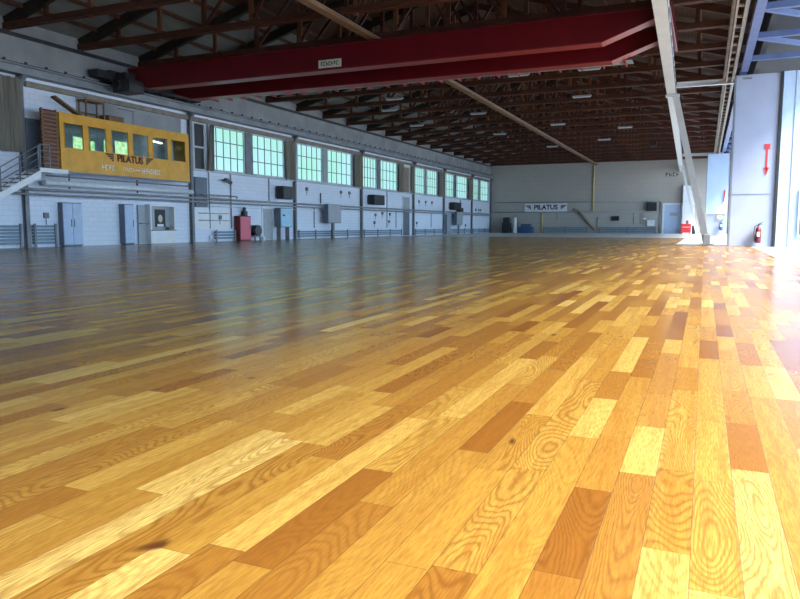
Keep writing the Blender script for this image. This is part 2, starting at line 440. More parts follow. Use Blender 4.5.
# ------------------------------------------------------------------ red crane
t = thing('overhead_crane', 'large dark red double girder overhead crane spanning the hall', 'crane', (-13.7, 27.5, 7.4))
def girder(y0, y1, xl, xr, zb, zt):
    pts = [(xl, zb+.35), (xl+1.2, zb), (xr-1.75, zb), (xr, zb+.62), (xr, zt), (xl, zt)]
    m = MB(); m.prism(pts, 1, y0, y1)
    g = m.build('bridge_girder', M['red'], t)
    fl = [(xl+.2, zb+.26), (xl+1.2, zb-.04), (xr-1.75, zb-.04), (xr, zb+.58), (xr, zb+.61), (xr-1.75, zb-.002), (xl+1.2, zb-.002), (xl+.2, zb+.30)]
    MB().prism(fl, 1, y0-.06, y1+.06).build('bottom_flange', M['flange'], g)
    MB().box(xl, xr, y0-.05, y1+.05, zt+.001, zt+.035).build('top_flange', M['red'], g)
    return g
g1 = girder(26.0, 26.5, -25.2, -1.85, 7.30, 8.24)
g2 = girder(29.0, 29.5, -25.2, -1.85, 7.30, 8.30)
for k in range(24):
    x = -23.4 + k*.88
    m = MB(); m.bar((x, 29.57, 7.33), (x, 30.35, 7.33), .05, .10); m.bar((x, 29.57, 7.34), (x, 29.6, 7.75), .05, .05)
    m.build('walkway_bracket', M['flange'], t)
B(-23.6, -2.9, 29.62, 30.35, 7.385, 7.41).build('walkway_plate', M['railgrey'], t)
for nm, x0, x1, zz in (('l', -25.85, -25.2, 7.5), ('r', -1.85, -1.3, 7.9)):
    e = B(x0, x1, 24.9, 31.2, zz, zz+.5).build('end_truck', M['blacksteel'] if nm == 'l' else M['red'], t, bevel=.03)
    xc = -25.74 if nm == 'l' else -1.46
    if nm == 'l':
        for y in (25.4, 30.6):
            MB().tube((xc-.06, y, 7.72), (xc+.06, y, 7.72), .24, 18).build('wheel', M['blacksteel'], e)
    mm = MB(); mm.box(x0+.1, x1-.05, 24.2, 24.9, zz+.08, zz+.42); mm.build('buffer', M['blacksteel'], e)
m = MB().box(-25.2, -24.2, 25.0, 25.9, 7.0, 7.55).tube((-24.9, 24.9, 7.3), (-24.9, 25.6, 7.3), .22, 14).box(-25.15, -24.6, 25.2, 25.8, 7.55, 7.9)
m.build('drive_motor', M['blacksteel'], t)
pl_ = B(-14.9, -13.85, 25.93, 25.96, 7.36, 7.68).build('name_plate', M['cream'], t)
def scribble(mb, face, along0, along1, z0, z1, plane, n, flip=1):
    """unreadable small lettering: short strokes"""
    w_ = (along1-along0)/n
    for k in range(n):
        a = along0+k*w_+w_*.12; b = a+w_*.66; s = (z1-z0)
        r = random.random()
        def bx(p, q, u, v):
            if face == 'x': mb.box(plane, plane+.012, p, q, u, v)
            else: mb.box(p, q, plane-.012, plane, u, v)
        bx(a, a+w_*.2, z0, z1)
        if r < .5: bx(a+w_*.2, b, z1-s*.22, z1)
        if r > .25: bx(a+w_*.2, b, z0+s*.4, z0+s*.6)
        if r > .6: bx(b-w_*.2, b, z0, z0+s*.4)
        if r < .3: bx(a+w_*.2, b, z0, z0+s*.2)
m = MB(); scribble(m, 'y', -14.8, -13.95, 7.44, 7.60, 25.929, 7); m.build('plate_lettering', M['ink'], pl_)

# ------------------------------------------------------------------ timber trusses
XT0, XT1 = XL+.02, 1.7
def ztop(x): return roofz(x)-.34
def truss(y, label):
    t = thing('roof_truss', label, 'truss', (XRIDGE, y, ZH), 'timber roof trusses')
    MB().bar((XT0, y-.09, ZH+.13), (XT1, y-.09, ZH+.13), .10, .24).bar((XT0, y+.09, ZH+.13), (XT1, y+.09, ZH+.13), .10, .24).build('bottom_chord', M['timber'], t)
    MB().bar((XT0+.05, y, ztop(XL)+.12), (XRIDGE, y, ztop(XRIDGE)), .20, .42).build('rafter', M['rafterwood'], t)
    MB().bar((XRIDGE, y, ztop(XRIDGE)), (XT1, y, ztop(XT1)), .16, .30).build('rafter', M['timber'], t)
    n = 12; dx = (XT1-XL)/n
    for k in range(1, n):
        x = XL+k*dx
        MB().bar((x, y, ZH-.06 if k % 2 == 0 else ZH+.02), (x, y, ztop(x)), .13, .17).build('post', M['timber2'] if k % 2 == 0 else M['timber'], t)
    for k in range(n-1):
        xa = XL+(k+1)*dx; xb = XL+(k+(2 if xa < XRIDGE else 0))*dx
        if k in (0, 1, 9, 10): continue
        if abs(xb-XL) < .1 or abs(xb-XT1) < .1: continue
        MB().bar((xa, y+.0, ZH+.25), (xb, y+.0, ztop(xb)-.1), .09, .13).build('diagonal', M['timber'], t)
TY = [20.3+3.65*k for k in range(-1, 20)]
near_crane = [y for y in TY if y < 26]
for i, y in enumerate(TY):
    if y < 26: lab = 'dark timber roof truss in front of the red crane, %s from the camera' % ORD[i]
    elif y < 31: lab = 'timber roof truss directly above the red crane'
    else: lab = 'brown timber roof truss beyond the red crane, %s from the far wall' % ORD[len(TY)-1-i]
    truss(y, lab)
# purlins along the hall
np_ = 0
xs = [XL+1.15+k*1.35 for k in range(20)]
for k, x in enumerate(xs):
    if x > 1.5: break
    z = roofz(x)-.09
    tag(MB().bar((x, YB+.2, z), (x, YF-.02, z), .10, .15).build('purlin', M['timber']), 'thin brown timber purlin under the roof boards, %s from the window wall' % ORD[k], 'purlin', 'roof purlins')
t = thing('runner_beam', 'long pale timber runner hanging under the trusses, from upper middle to far wall', 'beam', (-12.6, 50, 8.3))
MB().bar((-12.6, 10, 8.42), (-12.6, YF-.05, 8.42), .34, .14).build('runner', M['beamwood'], t)
MB().bar((-12.6, 10, 8.53), (-12.6, YF-.05, 8.53), .14, .08).build('cable_tray', M['pipe'], t)
for y in TY[::2]:
    MB().bar((-12.6, y, 8.56), (-12.6, y, ZH+.02), .06, .06).build('hanger', M['blacksteel'], t)
# small lamp fittings hung on the trusses
fit = sorted([(-9.0, 5), (-17.5, 6), (-14.5, 8), (-7.0, 7), (-19.5, 7), (-10.5, 10), (-6.0, 11), (-16.0, 11), (-8.5, 13), (-13.8, 14), (-5.5, 5), (-20.5, 9)], key=lambda q: (q[1], q[0]))
for i, (x, k) in enumerate(fit):
    y = TY[k]+1.0
    m = thing('roof_lamp', 'small pale strip lamp under the roof, %s lamp away from the camera' % ORD[i], 'lamp', (x, y, 8.4), 'strip lamps under the trusses')
    B(x-.55, x+.55, y-.1, y+.1, 8.5, 8.58).build('lamp_housing', M['greycab'], m)
    MB().tube((x-.5, y, 8.47), (x+.5, y, 8.47), .025, 8).build('lamp_tube', M['cyl'], m)
    for sx in (-.4, .4): MB().bar((x+sx, y, 8.58), (x+sx, y-1.0, ZH+.02), .025, .025).build('hanger', M['blacksteel'], m)
fit2 = thing('floodlight', 'dark box floodlight hanging under the roof near the white runway', 'lamp', (-4.6, TY[14], 8.2))
B(-4.8, -4.3, TY[14]-.15, TY[14]+.2, 8.05, 8.45).build('lamp_body', M['dark'], fit2)
MB().bar((-4.55, TY[14]-.09, 8.45), (-4.55, TY[14]-.09, 8.709), .05).build('stem', M['dark'], fit2)

# door-side services along the roof edge
for x, z, r, lab in ((.55, 7.95, .06, 'thin brown conduit running high along the door side'), (.95, 7.75, .05, 'grey conduit beside the door header'), (1.3, 8.1, .07, 'dark pipe under the door header')):
    tag(MB().tube((x, YB+.5, z), (x, YF-.1, z), r, 10).build('conduit', M['pipebrown'] if r == .06 else M['pipe'], smooth=True), lab, 'pipe')
t = thing('door_track', 'grey ladder-like door track running high along the door side', 'track', (.75, 37, 7.7))
for x in (.62, .86): B(x-.03, x+.03, YB+.5, YF-.1, 7.42, 7.56).build('track_rail', M['pipebrown'], t)
for k in range(60):
    y = 14+k*1.25; B(.651, .829, y, y+.08, 7.45, 7.52).build('track_tie', M['pipebrown'], t)

# ------------------------------------------------------------------ door lattice girder (outside of the header)
def lattice(y0, y1, label, first):
    xa, xb = 1.28, 4.9
    t = thing('lattice_girder', label, 'girder', (xa, (y0+y1)/2, 7.5), 'blue lattice girders above the doors')
    B(xa-.14, xa+.14, y0, y1, 7.48, 7.76).build('chord', M['bluesteel'], t)
    B(xb-.14, xb+.14, y0, y1, 7.48, 7.76).build('chord', M['bluesteel'], t)
    for k in range(int((y1-y0)/7)): B(xb-.06, xb+.06, y0+3+k*7, y0+3.12+k*7, 7.761, 8.349).build('hanger', M['bluesteel'], t)
    y = first
    while y < y1-.2:
        if y > y0+.1:
            B(xa+.15, xb-.15, y-.09, y+.09, 7.52, 7.72).build('strut', M['bluesteel'], t)
            if y+3.4 < y1: MB().bar((xa+.16, y+.22, 7.62), (xb-.16, y+3.5, 7.62), .16, .16).build('diagonal', M['bluesteel'], t)
        y += 3.65
lattice(-10, 34.25, 'blue-grey lattice girder at the top right corner, nearer than the near pier', 25.0-3.65*9)
lattice(35.3, 69.8, 'blue-grey lattice girder between the near and far piers', 36.6)

# ------------------------------------------------------------------ piers and door leaf on the right
t = thing('pier', 'tall pale blue-white pier with a red arrow, right of centre', 'pier', (1.95, 34.7, 0))
B(1.0, 2.70, 34.5, 35.0, .001, 7.40).build('pier_body', M['pier'], t, bevel=.015)
B(.93, .995, 34.46, 35.04, .001, 7.40).build('edge_trim', M['steel'], t)
B(1.0, 2.7, 34.47, 34.498, 2.30, 2.33).build('joint_strip', M['greycab'], t)
B(1.25, 1.6, 34.46, 34.498, 7.2, 7.28).build('vent', M['steel'], t)
t = thing('pier', 'farther narrow pale pier hanging a blue panel, left of the near pier', 'pier', (.95, 70.3, 0))
B(.15, 1.8, 70.0, 70.5, .001, 7.35).build('pier_body', M['pier'], t)
B(.0, 1.7, 69.9, 69.99, 1.98, 7.35).build('hanging_panel', M['leaf'], t)
B(-.05, .0, 69.86, 70.5, 1.98, 7.35).build('edge_trim', M['steel'], t)
tag(B(.95, 1.35, 69.85, 69.9-.005, 1.55, 1.9).build('sign', M['brass']), 'small yellow sign on the far pier above an extinguisher', 'sign')
tag(B(1.45, 1.55, 69.8, 69.895, 3.6, 4.1).bar((1.5, 69.84, 3.6), (1.4, 69.84, 3.0), .06).build('hook', M['redl']), 'small dark red hook on the far pier', 'hook')
t = thing('door_leaf', 'bright pale blue sliding door leaf at the right edge of the photo', 'door', (4.1, 34.7, 0))
B(2.82, 5.6, 34.45, 34.7, .02, 7.42).build('leaf_panel', M['leaf'], t)
B(2.70, 2.80, 34.40, 34.8, .001, 7.42).build('dark_gap_strip', M['dark'], t)  # dark strip filling the gap between pier and leaf
for x in (3.28, 4.35, 4.9): B(x, x+.03, 34.42, 34.449, .02, 7.42).build('rib', M['greycab'], t)
m = MB(); m.box(3.62, 3.68, 34.36, 34.449, .45, 2.45); m.box(4.2, 4.26, 34.36, 34.449, .45, 2.45); m.box(3.68, 4.2, 34.36, 34.449, .45, .52); m.box(3.68, 4.2, 34.36, 34.449, 2.38, 2.45)
m.build('wicket_frame', M['cyl'], t, bevel=.01)
B(3.69, 4.19, 34.40, 34.445, .53, 2.37).build('wicket_pane', M['bluedoor'], t)
# arrow
m = MB(); m.box(2.30, 2.36, 34.475, 34.496, 3.3, 4.2); m.prism([(2.22,3.42),(2.33,3.08),(2.44,3.42)], 1, 34.475, 34.496); m.box(2.22, 2.44, 34.475, 34.496, 4.2, 4.42)
tag(m.build('arrow_sign', M['redl']), 'red arrow pointing down on the near pier', 'sign')
def extinguisher(x, y, z0, label, body, s=1, wallx=None):
    t = thing('fire_extinguisher', label, 'fire extinguisher', (x, y, z0), 'fire extinguishers on the piers')
    MB().lathe(x, y, [(.02,z0),(.09*s,z0+.01),(.10*s,z0+.05),(.10*s,z0+.5*s),(.085*s,z0+.56*s),(.035*s,z0+.61*s),(.03*s,z0+.66*s)]).build('cylinder', M[body], t, smooth=True)
    B(x-.05*s, x+.05*s, y-.106*s, y-.09*s, z0+.25*s, z0+.42*s).build('data_label', M['cyl'], t)
    MB().box(x-.03, x+.03, y-.03, y+.03, z0+.66*s, z0+.70*s).bar((x-.02,y-.02,z0+.70*s), (x+.12*s,y-.02,z0+.78*s), .03).bar((x,y-.02,z0+.70*s), (x+.11*s,y-.02,z0+.71*s), .025).build('valve', M['dark'], t)
    h = MB(); pts = [(x-.02,y-.04,z0+.69*s),(x-.13*s,y-.05,z0+.62*s),(x-.15*s,y-.05,z0+.4*s),(x-.12*s,y-.05,z0+.16*s)]
    for a, b in zip(pts, pts[1:]): h.tube(a, b, .016, 8)
    h.tube(pts[-1], (pts[-1][0], pts[-1][1], pts[-1][2]-.12), .016, 8, .035)
    h.build('hose', M['dark'], t)
    B(x-.08, x+.08, y+.10*s, y+.15*s, z0+.3, z0+.4).build('wall_bracket', M['dark'], t)
extinguisher(2.14, 34.30, .16, 'red fire extinguisher hanging on the near pier below the arrow', 'dkred', 1.15)
extinguisher(1.35, 69.75, .5, 'dark fire extinguisher on the far pier under the yellow sign', 'bluedoor', 1.3)

# ------------------------------------------------------------------ radiators along the base
def radiator(y0, y1, z0, z1, n, label, off=.12):
    t = thing('radiator', label, 'radiator', (XL+off, (y0+y1)/2, 0), 'finned pipe radiators along the window wall')
    h = (z1-z0)/n
    for k in range(n):
        z = z0+h*(k+.5)
        MB().bar((XL+off, y0, z), (XL+off, y1, z), .10, h*.72).build('radiator_pipe', M['rad'], t)
    k = max(2, int((y1-y0)/2.2)+1)
    for i in range(k):
        y = y0+.06+(y1-y0-.12)*i/(k-1)
        B(XL+off+.051, XL+off+.10, y-.05, y+.05, .003, z1+.05).build('stand', M['steel'], t)
radiator(15.0, 20.4, .12, .95, 6, 'tall blue-grey pipe radiator at the left edge under the stairs')
radiator(20.95, 22.1, .12, .95, 6, 'tall blue-grey pipe radiator left of the double locker')
radiator(32.9, 34.8, .12, .62, 3, 'low radiator just left of the red cabinet')
radiator(41.9, 46.6, .12, .58, 3, 'low radiator under the second window pair, left half')
radiator(46.9, 51.5, .12, .58, 3, 'low radiator under the second window pair, right of the grey cabinet')
radiator(52.1, 60.0, .12, .58, 3, 'low radiator below the second black fan heater')
radiator(63.3, 71.2, .12, .58, 3, 'low radiator under the fourth window pair')
radiator(73.5, 81.1, .12, .58, 3, 'low radiator below the third black fan heater')
radiator(81.9, 89.2, .12, .58, 3, 'low radiator in the far left corner')

# ------------------------------------------------------------------ pipes on the window wall
def pipe(pts, r, mat, label, name='pipe', cat='pipe', group=None, box=False):
    m = MB()
    for a, b in zip(pts, pts[1:]):
        m.bar(a, b, r*2, r*2) if box else m.tube(a, b, r, 10)
    return tag(m.build(name, M[mat], smooth=not box), label, cat, group)
pipe([(XL+.36, 16, 2.42), (XL+.36, 89.5, 2.42)], .06, 'pipe', 'upper grey service pipe running the whole window wall below the windows')
pipe([(XL+.36, 16, 2.22), (XL+.36, 89.5, 2.22)], .05, 'pipe', 'lower grey service pipe running the whole window wall below the windows')
pipe([(XL+.05, 32.8, 2.02), (XL+.05, 46.0, 2.02)], .035, 'pipew', 'thin white pipe below the grey service pipes')
pipe([(XL+.5, 21.3, 2.72), (XL+.5, 30.6, 2.72)], .13, 'pipew', 'thick white lagged pipe under the yellow cabin')
pipe([(XL+.66, 21.3, 3.0), (XL+.66, 30.2, 3.0)], .035, 'steel', 'thin dark pipe directly under the yellow cabin')
pipe([(XL+.62, 31.2, 2.62), (XL+.62, 34.4, 2.62), (XL+.62, 34.4, 2.5)], .04, 'pipe', 'short grey pipe run right of the cabin')
for y, z0, z1, lab in ((34.6, .1, 3.95, 'thin dark vertical pipe left of the red cabinet'), (44.3, .6, 2.2, 'thin vertical cable pipe under the second window pair'),
                       (57.0, .1, 3.95, 'thin vertical pipe left of the shuttered opening'), (59.0, .1, 2.2, 'short vertical pipe left of the shuttered opening'),
                       (68.0, .6, 2.2, 'thin vertical pipe under the fourth window pair'), (77.4, .6, 3.9, 'vertical pipe to the right of the third fan heater'),
                       (38.6, 2.5, 3.95, 'thin grey pipe dropping from the first window pair'), (32.6, .3, 6.9, 'slim grey pipe right of the narrow vent window')):
    pipe([(XL+.041, y, max(z0,.75)), (XL+.045, y, z1)], .04, 'pipe', lab)
pipe([(XL+.12, 32.5, .05), (XL+.12, 32.5, .35), (XL+.12, 32.8, .06)], .05, 'pipew', 'small white bent pipe at the floor left of the radiator')
for y, lab in ((26.6, 'dark valve pipe hanging under the middle of the cabin'), (22.6, 'thin dark hanger below the left end of the cabin')):
    pipe([(XL+.5, y, 2.50), (XL+.5, y, 3.12)], .04, 'dkred' if y > 25 else 'steel', lab)
for z, lab in ((1.62, 'upper thin rail on the white panel beside the cabin post'), (1.22, 'lower thin rail on the white panel beside the cabin post')):
    pipe([(XL+.09, 31.6, z), (XL+.09, 34.3, z)], .025, 'pipe', lab)
# low white panels
tag(B(XL+.002, XL+.05, 31.25, 34.4, .7, 1.85).build('wall_panel', M['cyl']), 'white panel on the wall right of the cabin post', 'panel')
tag(B(XL+.002, XL+.16, 31.3, 32.3, 1.95, 3.6).build('fuse_box', M['lockerside']), 'dark wall box between service pipes right of the cabin', 'box')
# extra fixtures
for y, z, lab in ((33.9, 3.55, 'small dark floodlight under the first window pair'),):
    t = thing('floodlight', lab, 'lamp', (XL+.2, y, z))
    MB().bar((XL+.01, y, z), (XL+.35, y, z+.08), .05).build('arm', M['dark'], t); MB().bar((XL+.3, y-.15, z+.05), (XL+.38, y+.3, z-.15), .2, .16).build('lamp_head', M['dark'], t)
pipe([(XL+.08, 45.2, 2.55), (XL+.08, 45.2, 3.3)], .05, 'steel', 'short dark vertical pipe stub above the grey cabinet')
spots = [(54.6, 1.85), (56.0, 2.0), (54.4, 1.2), (57.6, 1.95), (57.4, 1.3), (64.6, 3.3), (66.4, 3.3), (68.2, 3.3), (83.3, 2.9), (84.6, 2.9), (64.0, 1.2), (72.8, 1.0), (79.3, 1.0), (43.3, 3.5), (48.4, 3.5), (49.8, 3.5), (33.5, 1.4), (21.7, 1.35), (85.4, 2.9)]
for i, (y, z) in enumerate(spots):
    t = thing('wall_socket', 'small grey box on the window wall, %s from the left' % ORD[sorted(s[0] for s in spots).index(y)], 'box', (XL, y, z), 'small fittings on the window wall')
    B(XL+.002, XL+.12, y-.11, y+.11, z-.12, z+.12).build('housing', M['steel'], t, bevel=.01)
    MB().tube((XL+.05, y, z-.12), (XL+.05, y, z-.4), .02, 8).build('cable', M['steel'], t)

# ------------------------------------------------------------------ lockers, booth, cabinets, heaters
def locker(y0, y1, h, d, label):
    t = thing('locker', label, 'locker', (XL+d/2, (y0+y1)/2, 0))
    B(XL+.01, XL+d, y0, y1, .03, h).build('body', M['lockerside'], t)
    ym = (y0+y1)/2; pr = ((y0+.02, ym-.01), (ym+.01, y1-.02)) if y1-y0 > 1 else ((y0+.02, y1-.02),)
    for a, b in pr:
        dd = B(XL+d+.001, XL+d+.025, a, b, .08, h-.04).build('door', M['locker'], t, bevel=.005)
        yy = b-.08 if a == y0+.02 else a+.06
        B(XL+d+.026, XL+d+.05, yy-.015, yy+.015, h*.45, h*.62).build('handle', M['steel'], dd)
    B(XL+.05, XL+d-.04, y0+.05, y1-.05, .002, .028).build('plinth', M['dark'], t)
locker(22.35, 23.40, 1.93, .28, 'pale blue double-door locker under the left end of the yellow cabin')
locker(25.85, 26.48, 1.95, .34, 'narrow grey-blue locker under the middle of the yellow cabin')
t = thing('recessed_cupboard', 'narrow grey cupboard with a shelf left of the poster booth', 'cupboard', (XL+.1, 27.55, 0))
B(XL+.01, XL+.12, 27.0, 27.54, .02, 1.94).build('back_panel', M['greycab'], t)
B(XL+.121, XL+.3, 27.02, 27.52, 1.0, 1.05).build('shelf', M['steel'], t)
t = thing('booth', 'white counter booth below the right end of the yellow cabin', 'booth', (XL+.2, 28.5, 0))
m = MB(); m.box(XL+.01, XL+.35, 27.57, 27.67, .01, 2.0); m.box(XL+.01, XL+.35, 29.3, 29.4, .01, 2.0); m.box(XL+.01, XL+.35, 27.67, 29.3, 1.9, 2.0); m.box(XL+.01, XL+.35, 27.67, 29.3, .01, .66)
m.build('surround', M['cyl'], t)
B(XL+.01, XL+.05, 27.67, 29.3, .7, 1.9).build('back_panel', M['greycab'], t)
B(XL+.01, XL+.45, 27.6, 29.35, .661, .70).build('counter', M['steel'], t)
m = thing('poster', 'black and white portrait poster inside the white booth', 'poster', (XL+.06, 28.58, .95))
B(XL+.052, XL+.07, 28.2, 28.95, .85, 1.75).build('sheet', M['ink'], m)
MB().prism([(28.58+.16*math.cos(a), 1.28+.2*math.sin(a)) for a in [k*.5236 for k in range(12)]], 0, XL+.071, XL+.078).build('pale_face_patch', M['cream'], m)
B(XL+.071, XL+.078, 28.35, 28.8, .87, 1.0).build('pale_foot_patch', M['cyl'], m)
tag(B(XL+.1, XL+.35, 28.9, 29.25, .701, .86).build('carton', M['pipebrown'], bevel=.01), 'small brown carton on the booth counter', 'box')
# red cabinet and drum
t = thing('red_cabinet', 'red metal cabinet standing at the window wall beside the black drum', 'cabinet', (XL+.45, 35.8, 0))
B(XL+.02, XL+.45, 34.85, 35.98, .04, 1.5).build('body', M['dkred'], t, bevel=.02)
dd = B(XL+.451, XL+.475, 34.9, 35.93, .08, 1.46).build('door', M['pink'], t, bevel=.005)
B(XL+.476, XL+.50, 35.8, 35.84, .7, .95).build('handle', M['steel'], dd)
B(XL+.06, XL+.42, 34.95, 35.9, .002, .038).build('plinth', M['dark'], t)
tag(B(XL+.1, XL+.35, 35.5, 35.8, 1.501, 1.8).lathe(XL+.22, 35.65, [(.1,1.8),(.11,1.98),(.03,2.05)]).build('oil_can', M['dark']), 'dark can on top of the red cabinet', 'can')
t = thing('drum', 'black drum lying on a stand right of the red cabinet', 'drum', (XL+.5, 36.5, .28))
MB().tube((XL+.1, 36.5, .62), (XL+.65, 36.5, .62), .34, 22).build('barrel', M['dark'], t, smooth=True)
for x in (XL+.2, XL+.55): MB().box(x-.03, x+.03, 36.2, 36.27, .002, .36).box(x-.03, x+.03, 36.73, 36.8, .002, .36).box(x-.03, x+.03, 36.27, 36.73, .2, .26).build('stand', M['steel'], t)
tag(MB().lathe(XL+.80, 36.75, [(.10,.002),(.13,.02),(.14,.22),(.12,.24)]).build('bucket', M['cyl'], smooth=True), 'small white bucket on the floor before the black drum', 'bucket')
# door
f = MB(); f.box(XL, XL+.06, 37.75, 37.85, 0, 2.15); f.box(XL, XL+.06, 38.95, 39.05, 0, 2.15); f.box(XL, XL+.06, 37.85, 38.95, 2.05, 2.15)
fr = struct('door_1', f, M['cyl']); pnl = B(XL+.01, XL+.04, 37.86, 38.94, .02, 2.04).build('door_panel', M['greycab'], fr); B(XL+.041, XL+.09, 38.75, 38.87, 1.02, 1.06).build('door_handle', M['steel'], fr)
# cyan switchboard
t = thing('switchboard', 'switchboard with a pale cyan front on legs, right of the wall door', 'switchboard', (XL+.3, 40.3, 0))
B(XL+.15, XL+.55, 39.1, 40.45, .82, 2.08).build('body', M['lockerside'], t)
dd = B(XL+.551, XL+.575, 39.15, 40.4, .86, 2.04).build('door', M['cyan'], t); B(XL+.576, XL+.584, 39.35, 39.6, 1.55, 1.65).build('data_label', M['ink'], dd)
for y in (39.25, 40.3): B(XL+.15, XL+.45, y-.03, y+.03, .002, .82).build('leg', M['steel'], t)
def cab(y0, y1, z0, z1, label):
    t = thing('electrical_cabinet', label, 'cabinet', (XL+.3, (y0+y1)/2, 0), 'grey cabinets on posts')
    B(XL+.44, XL+.74, y0, y1, z0, z1).build('body', M['lockerside'], t)
    B(XL+.741, XL+.76, y0+.03, y1-.03, z0+.03, z1-.03).build('door', M['greycab'], t, bevel=.01)
    B(XL+.5, XL+.66, (y0+y1)/2-.12, (y0+y1)/2+.12, .002, z0).build('post', M['steel'], t)
cab(45.1, 47.1, 1.12, 2.5, 'grey electrical cabinet on a post under the second window pair')
cab(74.1, 76.2, 1.02, 2.48, 'grey electrical cabinet on a post under the fifth window pair')
def heater(y0, y1, label, z0=2.68, z1=3.5):
    t = thing('fan_heater', label, 'heater', (XL+.4, (y0+y1)/2, z0), 'black fan heaters on the window wall')
    B(XL+.12, XL+.7, y0, y1, z0, z1).build('housing', M['dark'], t, bevel=.02)
    for k in range(6):
        z = z0+.08+k*(z1-z0-.16)/5
        MB().bar((XL+.71, y0+.06, z), (XL+.71, (y0+y1)/2-.03, z), .02, .05).bar((XL+.71, (y0+y1)/2+.03, z), (XL+.71, y1-.06, z), .02, .05).build('louvre', M['blacksteel'], t)
    for y in (y0+.1, y1-.1): B(XL+.002, XL+.12, y-.03, y+.03, z0+.1, z1-.1).build('wall_bracket', M['steel'], t)
heater(39.3, 40.8, 'black fan heater right below the first window pair')
heater(53.0, 55.1, 'black fan heater below the third window pair')
heater(73.4, 75.8, 'black fan heater below the fifth window pair')
tag(B(XL+.1, XL+.55, 75.9, 77.0, 2.5, 2.95).build('transformer_box', M['dark']), 'small black box just right of the farthest fan heater', 'box')
# shuttered opening in the fourth bay
f = MB(); f.box(XL, XL+.1, 60.4, 60.65, 3.95, 6.5); f.box(XL, XL+.1, 62.0, 62.2, 3.95, 6.5); f.box(XL, XL+.1, 60.65, 62.0, 6.35, 6.5)
fr = struct('window_14', f, M['cream']); B(XL+.01, XL+.05, 60.65, 62.0, 3.95, 6.35).build('shutter', M['pipebrown'], fr)
f = MB(); f.box(XL, XL+.1, 60.4, 60.5, 0, 3.7); f.box(XL, XL+.1, 62.1, 62.2, 0, 3.7); f.box(XL, XL+.1, 60.5, 62.1, 3.6, 3.7)
fr = struct('door_2', f, M['cyl']); B(XL+.01, XL+.05, 60.51, 62.09, .02, 2.2).build('door_panel', M['lockerside'], fr); B(XL+.01, XL+.05, 60.51, 62.09, 2.25, 3.59).build('over_panel', M['greycab'], fr)
t = thing('wall_cupboard', 'tall pale cupboard standing against the wall beyond the fourth window pair', 'cupboard', (XL+.2, 72.6, 0))
B(XL+.02, XL+.3, 72.1, 73.4, .03, 2.15).build('body', M['rad'], t); B(XL+.301, XL+.32, 72.15, 73.35, .08, 2.1).build('door', M['greycab'], t)

# ------------------------------------------------------------------ yellow cabin
CX = -25.0; CY0, CY1, CZ0, CZ1 = 21.8, 29.85, 3.22, 5.66
t = thing('cabin', 'yellow raised cabin with six windows on the left wall', 'cabin', (XL+.5, (CY0+CY1)/2, CZ0))
wins = [(22.0,23.02),(23.28,24.3),(24.58,25.63),(25.88,26.93),(27.2,28.28),(28.52,29.58)]
WZ0, WZ1 = 4.18, 5.28
m = MB(); m.box(CX-.08, CX, CY0, CY1, CZ0, WZ0); m.box(CX-.08, CX, CY0, CY1, WZ1, CZ1)
pv = CY0
for a, b in wins: m.box(CX-.08, CX, pv, a, WZ0, WZ1); pv = b
m.box(CX-.08, CX, pv, CY1, WZ0, WZ1)
m.build('front_wall', M['yellow'], t)
m = MB(); m.box(XL+.02, CX-.081, CY0, CY0+.06, CZ0, CZ1); m.box(XL+.02, CX-.081, CY1-.06, CY1, CZ0, CZ1)
m.build('end_walls', M['yellow'], t)
B(XL+.06, CX-.081, CY0+.061, CY1-.061, CZ0, CZ0+.08).build('cabin_floor', M['interior'], t)
B(XL+.02, CX-.081, CY0+.061, CY1-.061, CZ1-.08, CZ1).build('roof_panel', M['interior'], t)
B(XL+.055, XL+.09, CY0+.061, CY1-.061, CZ0+.08, CZ1-.08).build('back_panel', M['interior'], t)
B(CX, CX+.05, CY0-.02, CY1+.02, CZ0-.08, CZ0-.001).build('base_beam', M['steel'], t)
for a, b in wins:
    m = MB(); m.box(CX-.05, CX+.015, a, a+.03, WZ0, WZ1); m.box(CX-.05, CX+.015, b-.03, b, WZ0, WZ1); m.box(CX-.05, CX+.015, a+.05, b-.05, WZ0, WZ0+.04); m.box(CX-.05, CX+.015, a+.05, b-.05, WZ1-.04, WZ1)
    fr = m.build('window_frame', M['yellow'], t)
    B(CX-.03, CX-.02, a+.05, b-.05, WZ0+.04, WZ1-.04).build('window_pane', M['glass'], fr)
for a, b, z0, z1 in ((23.25,23.9,4.32,4.85), (24.22,24.45,4.32,4.75), (25.0,25.25,4.3,4.88), (25.68,26.5,4.3,4.92)):
    m = MB(); m.box(XL+.091, XL+.11, a-.04, b+.04, z0-.04, z1+.04); fr = m.build('back_window_frame', M['frame'], t)
    B(XL+.111, XL+.115, a, b, z0, z1).build('back_window_pane', M['glowgreen'], fr)
lp = thing('ceiling_lamp', 'small lit lamp inside the yellow cabin behind its fifth window', 'lamp', (CX-.45, 27.9, 5.1))
MB().bar((CX-.5, 27.75, 5.12), (CX-.42, 28.3, 5.06), .12, .05).build('lamp_tube', M['lamp'], lp)
MB().bar((CX-.46, 28.0, 5.13), (CX-.46, 28.0, 5.578), .03).build('stem', M['steel'], lp)
B(CX-.6, CX-.3, 28.75, 29.0, CZ0+.09, 5.2).build('inner_locker', M['locker'], t)

